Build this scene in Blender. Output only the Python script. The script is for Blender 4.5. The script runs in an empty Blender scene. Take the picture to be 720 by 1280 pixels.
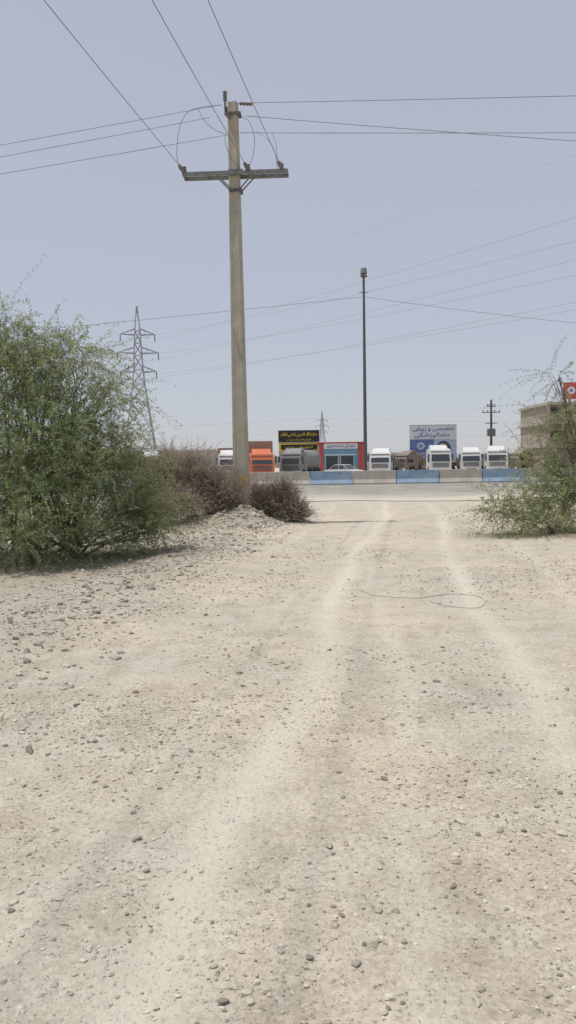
import bpy, math, random
import numpy as np
from mathutils import Vector, Matrix
random.seed(7); rng = np.random.default_rng(11)
scene = bpy.context.scene
COL = scene.collection

# ------------------------------------------------------------------ camera
PITCH = math.radians(3.43); ROLL = math.radians(0.9); CAMZ = 1.6; FPX = 1000.0
cd = bpy.data.cameras.new("camera"); cam = bpy.data.objects.new("camera", cd); COL.objects.link(cam)
cd.sensor_fit = 'VERTICAL'; cd.sensor_height = 24.0; cd.lens = 24.0*FPX/1280.0
cd.clip_start = 0.05; cd.clip_end = 9000
cam.matrix_world = Matrix.Translation((0, 0, CAMZ)) @ Matrix.Rotation(math.pi/2-PITCH, 4, 'X') @ Matrix.Rotation(-ROLL, 4, 'Z')
scene.camera = cam

def at(px, py, Y):
    """surveyed bearing -> world position at distance Y down the road"""
    u = px-360.0; v = 640.0-py
    u0 = u*math.cos(ROLL)+v*math.sin(ROLL); v0 = -u*math.sin(ROLL)+v*math.cos(ROLL)
    u0 /= FPX; v0 /= FPX
    d = Vector((u0, math.cos(PITCH)+v0*math.sin(PITCH), -math.sin(PITCH)+v0*math.cos(PITCH)))
    return Vector((0, 0, CAMZ))+d*(Y/d.y)

# ------------------------------------------------------------------ materials
def new_mat(name):
    m = bpy.data.materials.new(name); m.use_nodes = True
    nt = m.node_tree; b = nt.nodes["Principled BSDF"]
    return m, nt, b
def N(nt, t, **kw):
    n = nt.nodes.new(t)
    for k, v in kw.items():
        setattr(n, k, v)
    return n
def coords(nt):
    return N(nt, 'ShaderNodeTexCoord').outputs['Object']
def noise(nt, vec, scale, detail=4, rough=0.55, dist=0.0):
    n = N(nt, 'ShaderNodeTexNoise'); n.inputs['Scale'].default_value = scale
    n.inputs['Detail'].default_value = detail; n.inputs['Roughness'].default_value = rough
    n.inputs['Distortion'].default_value = dist
    nt.links.new(vec, n.inputs['Vector']); return n.outputs['Fac']
def ramp(nt, fac, stops):
    r = N(nt, 'ShaderNodeValToRGB'); e = r.color_ramp.elements
    e[0].position = stops[0][0]; e[0].color = (*stops[0][1], 1)
    e[1].position = stops[1][0]; e[1].color = (*stops[1][1], 1)
    for p, c in stops[2:]:
        x = e.new(p); x.color = (*c, 1)
    nt.links.new(fac, r.inputs['Fac']); return r.outputs['Color']
def mixc(nt, fac, a, b, mode='MIX'):
    m = N(nt, 'ShaderNodeMix', data_type='RGBA', blend_type=mode)
    for s, v in ((m.inputs['Factor'], fac), (m.inputs['A'], a), (m.inputs['B'], b)):
        if isinstance(v, (int, float)): s.default_value = v
        elif isinstance(v, tuple): s.default_value = (*v, 1)
        else: nt.links.new(v, s)
    return m.outputs['Result']
def math_(nt, op, a, b=0.0):
    m = N(nt, 'ShaderNodeMath', operation=op)
    for s, v in ((m.inputs[0], a), (m.inputs[1], b)):
        if isinstance(v, (int, float)): s.default_value = v
        else: nt.links.new(v, s)
    return m.outputs[0]
def attr(nt, name):
    return N(nt, 'ShaderNodeAttribute', attribute_name=name).outputs['Fac']
def bump(nt, b, h, strength, dist):
    n = N(nt, 'ShaderNodeBump'); n.inputs['Strength'].default_value = strength; n.inputs['Distance'].default_value = dist
    nt.links.new(h, n.inputs['Height']); nt.links.new(n.outputs['Normal'], b.inputs['Normal'])

def plain(name, col, rough=0.7, metal=0.0, var=0.25, scale=2.0, dirt=None):
    m, nt, b = new_mat(name); c = coords(nt)
    f = noise(nt, c, scale, 6, 0.65)
    lo = tuple(x*(1-var) for x in col); hi = tuple(min(1, x*(1+var*0.6)) for x in col)
    out = ramp(nt, f, [(0.3, lo), (0.7, hi)])
    if dirt:
        g = noise(nt, c, scale*0.6, 8, 0.7)
        k = ramp(nt, g, [(0.45, (0, 0, 0)), (0.75, (0.8, 0.8, 0.8))])
        out = mixc(nt, k, out, dirt)
    nt.links.new(out, b.inputs['Base Color'])
    b.inputs['Roughness'].default_value = rough; b.inputs['Metallic'].default_value = metal
    return m

def foliage_mat(name, dark, mid, light, transl=0.35):
    m, nt, b = new_mat(name)
    t = attr(nt, "tint")
    col = ramp(nt, t, [(0.0, dark), (1.0, light), (0.5, mid)])
    nt.links.new(col, b.inputs['Base Color']); b.inputs['Roughness'].default_value = 0.6
    b.inputs['Specular IOR Level'].default_value = 0.25
    tr = N(nt, 'ShaderNodeBsdfTranslucent'); nt.links.new(col, tr.inputs['Color'])
    ms = N(nt, 'ShaderNodeMixShader'); ms.inputs[0].default_value = transl
    nt.links.new(b.outputs[0], ms.inputs[1]); nt.links.new(tr.outputs[0], ms.inputs[2])
    nt.links.new(ms.outputs[0], nt.nodes['Material Output'].inputs['Surface'])
    return m

# ------------------------------------------------------------------ mesh helpers
def mesh_np(name, V, F, mats, tint=None, extra=None, matidx=None, smooth=False):
    V = np.asarray(V, dtype=np.float32); F = np.asarray(F, dtype=np.int32); k = F.shape[1]
    me = bpy.data.meshes.new(name); me.vertices.add(len(V)); me.vertices.foreach_set('co', V.ravel())
    me.loops.add(F.size); me.loops.foreach_set('vertex_index', F.ravel())
    me.polygons.add(len(F)); me.polygons.foreach_set('loop_start', np.arange(0, F.size, k, dtype=np.int32))
    me.polygons.foreach_set('loop_total', np.full(len(F), k, dtype=np.int32))
    if matidx is not None: me.polygons.foreach_set('material_index', np.asarray(matidx, dtype=np.int32))
    me.polygons.foreach_set('use_smooth', np.full(len(F), smooth))
    me.update(calc_edges=True)
    ex = dict(extra or {})
    if tint is not None: ex['tint'] = tint
    for n_, a in ex.items():
        at_ = me.attributes.new(n_, 'FLOAT', 'POINT'); at_.data.foreach_set('value', np.asarray(a, dtype=np.float32))
    for m in mats: me.materials.append(m)
    ob = bpy.data.objects.new(name, me); COL.objects.link(ob); return ob

class MB:
    def __init__(s): s.v = []; s.f = []; s.m = []; s.mats = []
    def mi(s, mat):
        if mat not in s.mats: s.mats.append(mat)
        return s.mats.index(mat)
    def add(s, vs, fs, mat):
        o = len(s.v); s.v += [tuple(v) for v in vs]; i = s.mi(mat)
        for f in fs: s.f.append(tuple(o+k for k in f)); s.m.append(i)
    def box(s, lo, hi, mat):
        x0, y0, z0 = lo; x1, y1, z1 = hi
        s.add([(x0,y0,z0),(x1,y0,z0),(x1,y1,z0),(x0,y1,z0),(x0,y0,z1),(x1,y0,z1),(x1,y1,z1),(x0,y1,z1)],
              [(0,3,2,1),(4,5,6,7),(0,1,5,4),(1,2,6,5),(2,3,7,6),(3,0,4,7)], mat)
    def prism(s, prof, x0, x1, mat, inset=None):
        """side profile [(y,z)...] extruded along X; inset(z)->narrowing"""
        n = len(prof); g = inset or (lambda z: 0)
        vs = [(x0+g(z), y, z) for y, z in prof]+[(x1-g(z), y, z) for y, z in prof]
        fs = [tuple(range(n)), tuple(range(2*n-1, n-1, -1))]
        for i in range(n):
            j = (i+1) % n; fs.append((i, i+n, j+n, j))
        s.add(vs, fs, mat)
    def tube(s, pts, r, mat, seg=6, cap=True):
        pts = [Vector(p) for p in pts]; n = len(pts)
        rs = r if isinstance(r, (list, tuple)) else [r]*n
        vs = []; prev = None
        for i, p in enumerate(pts):
            t = (pts[min(i+1, n-1)]-pts[max(i-1, 0)]).normalized()
            a = prev if prev is not None else (Vector((0, 0, 1)) if abs(t.z) < 0.9 else Vector((1, 0, 0)))
            b = t.cross(a).normalized(); a = b.cross(t).normalized(); prev = a
            for k in range(seg):
                w = 2*math.pi*k/seg+math.pi/seg
                vs.append(p+(a*math.cos(w)+b*math.sin(w))*rs[i])
        fs = []
        for i in range(n-1):
            for k in range(seg):
                k2 = (k+1) % seg
                fs.append((i*seg+k, i*seg+k2, (i+1)*seg+k2, (i+1)*seg+k))
        if cap: fs.append(tuple(range(seg-1, -1, -1))); fs.append(tuple((n-1)*seg+k for k in range(seg)))
        s.add(vs, fs, mat)
    def beam(s, p, q, r, mat): s.tube([p, q], r, mat, 4)
    def wheel(s, x, y, r, w, tyre, hub):
        s.tube([(x-w/2, y, r), (x-w/2+0.03, y, r), (x+w/2-0.03, y, r), (x+w/2, y, r)], [r*0.9, r, r, r*0.9], tyre, 18)
        s.tube([(x-w/2-0.02, y, r), (x+w/2+0.02, y, r)], r*0.5, hub, 12)
    def ob(s, name, loc=(0, 0, 0), rz=0.0, bevel=0, smooth=False):
        me = bpy.data.meshes.new(name); me.from_pydata(s.v, [], s.f); me.update()
        for m in s.mats: me.materials.append(m)
        me.polygons.foreach_set('material_index', s.m)
        if smooth: me.polygons.foreach_set('use_smooth', [True]*len(s.f))
        o = bpy.data.objects.new(name, me); COL.objects.link(o)
        o.location = loc; o.rotation_euler = (0, 0, rz)
        if bevel:
            b = o.modifiers.new('bevel', 'BEVEL'); b.width = bevel; b.segments = 2; b.limit_method = 'ANGLE'; b.angle_limit = 0.6
        return o

# ------------------------------------------------------------------ noise
def h2(ix, iy, s):
    v = np.sin(ix*127.1+iy*311.7+s*74.7)*43758.5453
    return v-np.floor(v)
def vn(x, y, s=0):
    ix = np.floor(x); iy = np.floor(y); fx = x-ix; fy = y-iy
    fx = fx*fx*(3-2*fx); fy = fy*fy*(3-2*fy)
    a = h2(ix, iy, s); b = h2(ix+1, iy, s); c = h2(ix, iy+1, s); d = h2(ix+1, iy+1, s)
    return (a*(1-fx)+b*fx)*(1-fy)+(c*(1-fx)+d*fx)*fy-0.5
def fbm(x, y, f, o=4, s=0):
    r = 0; a = 1.0
    for i in range(o): r = r+a*vn(x*f+i*17.3, y*f-i*9.1, s+i); a *= 0.5; f *= 2.03
    return r
def sst(a, b, x):
    t = np.clip((x-a)/(b-a), 0, 1); return t*t*(3-2*t)
EY = np.array([-10, 3, 7.3, 12.3, 17.8, 24, 40]); EX = np.array([-4.0, -3.2, -2.6, -2.0, -1.35, -0.6, 1.2])
def edge_x(y): return np.interp(y, EY, EX)
POLE = at(303, 655, 21.3); POLE.z = 0
def tracks(x, y):
    m = 0
    wob = 0.12*np.sin(y*0.35)+0.05*np.sin(y*1.1+1)
    for a, b, w, k in ((-0.9, 0.155, 0.16, 1.0), (0.72, 0.155, 0.16, 1.0), (-1.5, 0.17, 0.11, .5), (1.6, 0.19, 0.12, .6), (0.1, 0.1, 0.10, .45), (-2.1, 0.13, 0.10, .35), (2.4, 0.12, 0.12, .4)):
        m = np.maximum(m, k*np.exp(-((x-(a+b*y+wob))/w)**2))
    m = m*np.clip(0.75+0.8*fbm(x*1.0, y*0.35, 0.8, 3, 91), 0.2, 1)
    return m*(1-sst(26, 44, y))
def height(x, y):
    fade = 1-sst(23, 30, np.abs(y))
    side = 1-sst(10, 22, np.abs(x))
    h = 0.045*fbm(x, y, 0.35, 3, 1)+0.016*fbm(x, y, 2.2, 4, 5)+0.010*np.maximum(0, fbm(x, y, 9, 3, 9))
    e = x-edge_x(y)
    h = h+np.exp(-((e+0.1)/0.45)**2)*(0.08+0.10*vn(x*1.8, y*1.8, 3))*sst(2, 8, y)
    h = h+sst(0.0, -2.0, e)*(0.04+0.10*fbm(x, y, 1.0, 3, 21))
    h = h-0.014*tracks(x, y)
    d2 = ((x-(POLE.x-0.3))/1.2)**2+((y-(POLE.y-0.5))/0.95)**2
    h = h+np.exp(-d2*1.3)*(0.40+0.24*fbm(x, y, 2.5, 3, 31))
    e2 = x-(3.6+0.04*y)
    h = h+sst(0.0, 2.0, e2)*0.06
    return h*fade*side

# ------------------------------------------------------------------ ground
xs = np.arange(-6.5, 7.5, 0.04)
g = [0.05]
while sum(g) < 5000: g.append(g[-1]*1.16)
out = np.cumsum(g)
xs = np.concatenate([(-6.5-out)[::-1], xs, 7.5+out])
ys = [1.5]
while ys[-1] < 45: ys.append(ys[-1]*1.0115)
step = 0.6
while ys[-1] < 6000: ys.append(ys[-1]+step); step *= 1.18
b = [1.5-0.05]; step = 0.06
while b[-1] > -400: b.append(b[-1]-step); step *= 1.2
ys = np.array(b[::-1]+ys)
X, Y = np.meshgrid(xs, ys); Z = height(X, Y)
nx, ny = len(xs), len(ys)
idx = np.arange(nx*ny).reshape(ny, nx)
F = np.stack([idx[:-1, :-1], idx[:-1, 1:], idx[1:, 1:], idx[1:, :-1]], -1).reshape(-1, 4)
e = X-edge_x(Y)
verge = sst(0.9, -0.35, e+0.9*fbm(X, Y, 1.2, 4, 41))*(1-sst(26, 38, Y))
oval_patch = lambda cx, cy, rx, ry: np.exp(-(((X-cx)/rx)**2+((Y-cy)/ry)**2)**2)  # soft oval area of dry litter under a bush
litter = np.clip(oval_patch(-4.3, 13, 2.6, 2.3)+oval_patch(-2.6, 20.8, 2.0, 1.6)+oval_patch(0, 21.8, 1.2, 1)+oval_patch(7.2, 17, 3.4, 1.8)+0.0, 0, 1)
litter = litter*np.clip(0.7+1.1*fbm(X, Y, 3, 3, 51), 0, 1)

gm, nt, bs = new_mat("dirt_ground"); c = coords(nt)
big = noise(nt, c, 0.35, 5, 0.6); med = noise(nt, c, 2.6, 8, 0.68, 0.4); fin = noise(nt, c, 38, 6, 0.7)
c1 = ramp(nt, med, [(0.28, (0.43, 0.378, 0.295)), (0.72, (0.64, 0.585, 0.485)), (0.5, (0.56, 0.506, 0.412))])
c2 = ramp(nt, big, [(0.35, (0.86, 0.87, 0.90)), (0.65, (1.04, 1.01, 0.96))])
base = mixc(nt, 1.0, c1, c2, 'MULTIPLY')
c3 = ramp(nt, fin, [(0.30, (0.68, 0.66, 0.64)), (0.60, (1.08, 1.08, 1.08))])
base = mixc(nt, 0.9, base, c3, 'MULTIPLY')
# patches of loose brown grit
patch = ramp(nt, noise(nt, c, 1.1, 5, 0.65, 0.6), [(0.46, (0, 0, 0)), (0.62, (1, 1, 1))])
grit = ramp(nt, noise(nt, c, 95, 3, 0.8), [(0.50, (0, 0, 0)), (0.60, (1, 1, 1))])
base = mixc(nt, math_(nt, 'MULTIPLY', math_(nt, 'MULTIPLY', patch, grit), 0.55), base, (0.34, 0.285, 0.205))
vg = ramp(nt, noise(nt, c, 5, 7, 0.7), [(0.3, (0.28, 0.245, 0.20)), (0.7, (0.48, 0.43, 0.355))])
base = mixc(nt, math_(nt, 'MULTIPLY', attr(nt, "verge"), 0.7), base, vg)
tk = math_(nt, 'MULTIPLY', attr(nt, "track"), 0.72)
base = mixc(nt, tk, base, (0.64, 0.585, 0.485))
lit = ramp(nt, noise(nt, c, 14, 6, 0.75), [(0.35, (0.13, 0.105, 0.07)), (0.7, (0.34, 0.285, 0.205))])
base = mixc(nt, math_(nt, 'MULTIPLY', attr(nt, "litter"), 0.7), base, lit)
wv = N(nt, 'ShaderNodeTexNoise'); wv.inputs['Scale'].default_value = 30; nt.links.new(c, wv.inputs['Vector'])
wm = N(nt, 'ShaderNodeVectorMath', operation='MULTIPLY_ADD'); nt.links.new(wv.outputs['Color'], wm.inputs[0]); wm.inputs[1].default_value = (.03, .03, .03); nt.links.new(c, wm.inputs[2])
def pebbles(scale, thr, rad):
    vor = N(nt, 'ShaderNodeTexVoronoi'); vor.inputs['Scale'].default_value = scale; nt.links.new(wm.outputs[0], vor.inputs['Vector'])
    sep = N(nt, 'ShaderNodeSeparateColor'); nt.links.new(vor.outputs['Color'], sep.inputs[0])
    lim = math_(nt, 'MULTIPLY', sep.outputs[2], rad)
    peb = math_(nt, 'MULTIPLY', math_(nt, 'GREATER_THAN', sep.outputs[0], thr), math_(nt, 'LESS_THAN', vor.outputs['Distance'], lim))
    return peb, sep.outputs[1], vor.outputs['Distance'], lim
hh = math_(nt, 'ADD', math_(nt, 'MULTIPLY', fin, 0.9), math_(nt, 'MULTIPLY', noise(nt, c, 9, 5, 0.6), 1.6))
for sc_, thr, rad in ((44, .72, .6), (95, .6, .65)):
    peb, rc, dd, lim = pebbles(sc_, thr, rad)
    pebc = ramp(nt, rc, [(0.0, (0.30, 0.265, 0.215)), (1.0, (0.70, 0.64, 0.545))])
    base = mixc(nt, math_(nt, 'MULTIPLY', peb, math_(nt, 'SUBTRACT', 0.72, tk)), base, pebc)
    hh = math_(nt, 'ADD', hh, math_(nt, 'MULTIPLY', math_(nt, 'MULTIPLY', peb, math_(nt, 'SUBTRACT', lim, dd)), 1.6 if sc_ < 60 else .8))
nt.links.new(base, bs.inputs['Base Color']); bs.inputs['Roughness'].default_value = 0.95
bs.inputs['Specular IOR Level'].default_value = 0.15
bump(nt, bs, hh, 0.95, 0.016)
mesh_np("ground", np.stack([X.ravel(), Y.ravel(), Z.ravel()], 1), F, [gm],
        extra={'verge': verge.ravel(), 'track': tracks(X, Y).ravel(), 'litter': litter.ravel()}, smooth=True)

# ------------------------------------------------------------------ asphalt highway (dusty edge)
am, nt, bs = new_mat("asphalt_dusty"); c = coords(nt)
a1 = ramp(nt, noise(nt, c, 0.8, 8, 0.7), [(0.3, (0.17, 0.162, 0.15)), (0.7, (0.29, 0.272, 0.245))])
dm = math_(nt, 'MULTIPLY', attr(nt, 'tint'), 1.0)
dust = ramp(nt, noise(nt, c, 0.35, 6, 0.7), [(0.35, (0, 0, 0)), (0.6, (1, 1, 1))])
a1 = mixc(nt, math_(nt, 'MINIMUM', math_(nt, 'ADD', math_(nt, 'MULTIPLY', dust, 0.35), dm), 1.0), a1, (0.50, 0.455, 0.375))
nt.links.new(a1, bs.inputs['Base Color']); bs.inputs['Roughness'].default_value = 1.0; bs.inputs['Specular IOR Level'].default_value = 0.1
bump(nt, bs, noise(nt, c, 60, 4), 0.4, 0.01)
ax = np.arange(-260, 260, 0.5); ay = np.concatenate([np.linspace(0, 1, 10)])
near_e = 34.5+2.5*fbm(ax, ax*0, 0.12, 4, 61)-1.5*np.exp(-((ax-6)/6)**2)
near_e = np.maximum(near_e, 31)
AX = np.repeat(ax[None], 10, 0); AY = near_e[None]+(72-near_e[None])*ay[:, None]
AZ = np.full_like(AX, 0.02)
ii = np.arange(AX.size).reshape(AX.shape)
AF = np.stack([ii[:-1, :-1], ii[:-1, 1:], ii[1:, 1:], ii[1:, :-1]], -1).reshape(-1, 4)
tin = np.repeat(np.array([1, .45, .1, 0, 0, 0, 0, 0, 0, .3])[:, None], AX.shape[1], 1)
mesh_np("asphalt_road", np.stack([AX.ravel(), AY.ravel(), AZ.ravel()], 1), AF, [am], tint=tin.ravel())
linem = plain("road_paint", (0.50, 0.49, 0.46), 0.8, var=0.5, scale=3)
mb = MB(); 
for k in range(-20, 21): mb.box((k*9.0, 50.9, 0.022), (k*9.0+3.0, 51.05, 0.026), linem)
mb.box((-200, 57.9, 0.022), (200, 58.05, 0.026), linem)
mb.ob("road_marking")

# ------------------------------------------------------------------ stones
import bmesh
def ico(sub):
    bm = bmesh.new(); bmesh.ops.create_icosphere(bm, subdivisions=sub, radius=1)
    V = np.array([v.co[:] for v in bm.verts]); Fq = np.array([[v.index for v in f.verts] for f in bm.faces]); bm.free(); return V, Fq
stm, nt, bs = new_mat("stone"); c = coords(nt)
sc = ramp(nt, attr(nt, 'tint'), [(0.0, (0.22, 0.19, 0.16)), (1.0, (0.64, 0.59, 0.50)), (0.4, (0.43, 0.38, 0.305))])
sc = mixc(nt, 0.6, sc, ramp(nt, noise(nt, c, 60, 4), [(0.3, (0.65, 0.65, 0.65)), (0.7, (1.1, 1.1, 1.1))]), 'MULTIPLY')
nt.links.new(sc, bs.inputs['Base Color']); bs.inputs['Roughness'].default_value = 0.9
def stones(name, sx, sy, r, sub, smooth=False, shift=0.0):
    TV, TF = ico(sub); n = len(sx); nv = len(TV)
    J = 1+0.28*(rng.random((n, nv))-0.5)*2*(0.8 if sub > 1 else 1)
    if sub > 1:   # chip flat facets off so they are angular, not egg-shaped
        for q_ in range(5):
            nd = rng.normal(size=(n, 3)); nd /= np.linalg.norm(nd, axis=1, keepdims=True)
            dp = np.einsum('vk,nk->nv', TV, nd); cut = 0.55+0.25*rng.random((n, 1))
            J = np.where(dp > cut, J*cut/np.maximum(dp, .01), J)
    ax = rng.random((n, 3))*np.array([0.7, 0.5, 0.4])+np.array([0.7, 0.6, 0.42])
    P = TV[None]*J[..., None]*ax[:, None]*r[:, None, None]
    a = rng.random(n)*6.283; ca, sa = np.cos(a)[:, None], np.sin(a)[:, None]
    tl = (rng.random(n)[:, None]-0.5)*0.8
    x = P[..., 0]; y = P[..., 1]; z = P[..., 2]
    z2 = z+x*tl*0.5
    Xr = x*ca-y*sa; Yr = x*sa+y*ca
    zz = height(sx, sy)
    V = np.stack([Xr+sx[:, None], Yr+sy[:, None], z2+zz[:, None]+r[:, None]*0.18], -1).reshape(-1, 3)
    Fq = (TF[None]+(np.arange(n)*nv)[:, None, None]).reshape(-1, 3)
    t = np.clip(rng.beta(2.2, 2.0, n)+shift, 0, 1); t[rng.random(n) < 0.06] = 0.02
    return mesh_np(name, V, Fq, [stm], tint=np.repeat(t, nv), smooth=smooth)
def scatter(n, y0, y1, keep):
    u = rng.random(n*4); y = np.sqrt(y0**2+u*(y1**2-y0**2)); x = (rng.random(n*4)-0.5)*1.0*(y+1.0)*1.0
    p = keep(x, y); k = rng.random(n*4) < p
    return x[k][:n], y[k][:n]
dens = lambda x, y: np.clip(0.22+1.6*fbm(x, y, 0.8, 4, 71), 0.03, 1)*(1-0.9*tracks(x, y))
px_, py_ = scatter(21000, 1.9, 15, dens)
stones("gravel", px_, py_, np.clip(rng.lognormal(math.log(0.006), 0.5, len(px_)), 0.0025, 0.02), 1)
px_, py_ = scatter(6500, 1.9, 5.5, dens)
stones("gravel", px_, py_, np.clip(rng.lognormal(math.log(0.005), 0.45, len(px_)), 0.0025, 0.014), 1)
px_, py_ = scatter(1700, 1.9, 18, dens)
stones("gravel", px_, py_, np.clip(rng.lognormal(math.log(0.013), 0.35, len(px_)), 0.008, 0.032), 2, shift=-.1)
# verge rubble
n = 6000; yy = 5+rng.random(n)**0.8*20; xx = edge_x(yy)+rng.normal(0.0, 0.6, n)
stones("rubble", xx, yy, np.clip(rng.lognormal(math.log(0.014), 0.5, n), 0.006, 0.05), 1, shift=-.15)
n = 150; yy = 4.5+rng.random(n)*17; xx = edge_x(yy)+rng.normal(-0.2, 0.7, n)
stones("rubble", xx, yy, np.clip(rng.lognormal(math.log(0.028), 0.35, n), 0.02, 0.07), 2, shift=-.15)
n = 1100; a = rng.random(n)*6.28; rr = np.sqrt(rng.random(n))*1.45
stones("rubble_pile", POLE.x-0.3+np.cos(a)*rr, POLE.y-0.5+np.sin(a)*rr, np.clip(rng.lognormal(math.log(0.026), 0.5, n), 0.01, 0.10), 2)
# a few larger rocks
pts = [at(37, 936, 1), at(14, 972, 1), at(295, 650, 1), at(272, 668, 1), at(333, 660, 1), at(487, 1243, 1), at(455, 1178, 1), at(90, 857, 1), at(642, 1013, 1), at(30, 838, 1), at(60, 940, 1)]
sz = [.04, .03, .11, .08, .09, .02, .014, .03, .018, .03, .025]
gx = []; gy = []
for p in pts:
    d = p-Vector((0, 0, CAMZ)); t = -(CAMZ-0.02)/d.z; gx.append(d.x*t); gy.append(d.y*t)
stones("rock", np.array(gx), np.array(gy), np.array(sz), 2, shift=-.1)

# ------------------------------------------------------------------ vegetation
def norm(a): return a/np.maximum(1e-6, np.linalg.norm(a, axis=-1, keepdims=True))
def bush(name, clumps, roots, leafmat, barkmat, n_twig, M=11, tl=(0.35, 0.8), leaf=(0.045, 0.011), K=3, up=0.35, droop=0.5,
         surf=0.5, limbs_r=0.03, twig_r=0.0028, limb_sub=5, leaf_from=0.15):
    C = np.array([c_[:3] for c_ in clumps]); R = np.array([c_[3:6] for c_ in clumps])
    W = np.array([c_[6] if len(c_) > 6 else R[i].prod()**(2/3) for i, c_ in enumerate(clumps)]); W = W/W.sum()
    ci = rng.choice(len(clumps), n_twig, p=W)
    d = norm(rng.normal(size=(n_twig, 3)))
    rad = rng.random(n_twig)**(surf*0.66+0.02)
    # lumpy outline
    lump = 0.80+0.34*np.sin(d[:, 0]*4.1+ci*1.7)*np.sin(d[:, 1]*3.3+ci)+0.22*np.sin(d[:, 2]*7+ci*2.3)*np.sin(d[:, 0]*9)
    P0 = C[ci]+d*R[ci]*(rad*lump)[:, None]
    P0[:, 2] = np.maximum(P0[:, 2], 0.04)
    out = norm(d*R[ci])
    D = norm(out*0.8+np.array([0, 0, up])+rng.normal(size=(n_twig, 3))*0.45)
    L = tl[0]+(tl[1]-tl[0])*rng.random(n_twig)**1.5
    s = np.linspace(0, 1, M)
    curl = rng.normal(size=(n_twig, 3))*0.25
    P = P0[:, None]+D[:, None]*(L[:, None, None]*s[None, :, None])+(curl*L[:, None])[:, None]*(s**2)[None, :, None]
    P[..., 2] -= droop*L[:, None]*(s**2)[None]*(0.4+rng.random(n_twig)[:, None])
    P[..., 2] = np.maximum(P[..., 2], 0.02+0.03*rng.random(n_twig)[:, None])
    T = norm(np.gradient(P, axis=1))
    VV = []; FF = []; TT = []; MI = []; off = 0
    # leaves
    ks = s >= leaf_from
    PL = P[:, ks]; TL = T[:, ks]; m = PL.shape[1]
    tint0 = np.clip(0.5+0.28*rng.normal(size=n_twig)+0.12*(np.sin(ci*2.1)), 0, 1)
    for k in range(K):
        side = norm(np.cross(TL, rng.normal(size=TL.shape)))
        ld = norm(TL*0.45+side*0.9+np.array([0, 0, -0.15])); wv = norm(np.cross(ld, rng.normal(size=TL.shape)))
        ll = leaf[0]*(0.55+0.8*rng.random((n_twig, m, 1))); lw = leaf[1]*(0.6+0.7*rng.random((n_twig, m, 1)))
        p = PL+TL*0.03*(rng.random((n_twig, m, 1))-0.5)
        q = np.stack([p, p+ld*ll*0.45+wv*lw, p+ld*ll, p+ld*ll*0.5-wv*lw], 2).reshape(-1, 3)
        nq = len(q)//4
        VV.append(q); FF.append(np.arange(nq*4).reshape(-1, 4)+off); off += nq*4
        t = np.clip(tint0[:, None]+0.13*rng.normal(size=(n_twig, m)), 0, 1)
        TT.append(np.repeat(t.ravel(), 4)); MI.append(np.zeros(nq))
    # twig tubes (3-sided)
    def tubes(P, r0, r1, tintv=0.5):
        nonlocal off
        n_, M_ = P.shape[:2]; T_ = norm(np.gradient(P, axis=1)); ref = norm(rng.normal(size=(n_, 1, 3)))
        A = norm(np.cross(T_, np.broadcast_to(ref, T_.shape))); B = np.cross(T_, A)
        r = (r0[:, None]*(1-np.linspace(0, 1, M_))+r1[:, None]*np.linspace(0, 1, M_))[..., None]
        S = 3 if r0.max() < 0.008 else 6
        ring = np.stack([P+(A*math.cos(2*math.pi*k/S)+B*math.sin(2*math.pi*k/S))*r for k in range(S)], 2)
        base_ = (np.arange(n_)*M_*S)[:, None, None]+(np.arange(M_-1)*S)[None, :, None]+np.arange(S)[None, None]
        nxt = (np.arange(n_)*M_*S)[:, None, None]+(np.arange(M_-1)*S)[None, :, None]+((np.arange(S)+1) % S)[None, None]
        Fq = np.stack([base_, nxt, nxt+S, base_+S], -1).reshape(-1, 4)
        VV.append(ring.reshape(-1, 3)); FF.append(Fq+off); off += n_*M_*S
        TT.append(np.full(n_*M_*S, tintv)+0.25*(rng.random(n_*M_*S)-0.5)); MI.append(np.ones(len(Fq)))
    Ps = P[:, ::2]
    tubes(Ps, np.full(n_twig, twig_r), np.full(n_twig, twig_r*0.45))
    # limbs: root -> clump, then secondary to twig starts
    R0 = np.array(roots); prim = []; sec = []
    for i in range(len(clumps)):
        for j in range(2):
            r_ = R0[np.argmin(((R0-C[i])[:, :2]**2).sum(1))] if j == 0 else R0[rng.integers(len(R0))]
            tgt = C[i]+rng.normal(size=3)*R[i]*0.25; tgt[2] = max(tgt[2], .1); mid = (r_+tgt)/2+np.array([0, 0, 0.25*abs(tgt[2])])+rng.normal(size=3)*0.12
            ss = np.linspace(0, 1, 12)[:, None]; cpts = (1-ss)**2*r_+2*ss*(1-ss)*mid+ss**2*tgt
            cpts = cpts+0.02*np.cumsum(rng.normal(size=(12, 3)), 0)*ss
            prim.append(cpts)
            for k in range(limb_sub):
                st = cpts[rng.integers(5, 12)]; w = np.where(ci == i)[0]
                if len(w) == 0: continue
                en = P0[rng.choice(w)]; ss8 = np.linspace(0, 1, 12)[:, None]; mm = (st+en)/2+rng.normal(size=3)*0.12+np.array([0, 0, .1])
                sec.append((1-ss8)**2*st+2*ss8*(1-ss8)*mm+ss8**2*en)
    tubes(np.array(prim), np.full(len(prim), limbs_r), np.full(len(prim), limbs_r*0.4))
    if sec: tubes(np.array(sec), np.full(len(sec), limbs_r*0.4), np.full(len(sec), limbs_r*0.12+0.001))
    return mesh_np(name, np.concatenate(VV), np.concatenate(FF), [leafmat, barkmat], tint=np.concatenate(TT), matidx=np.concatenate(MI))

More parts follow.
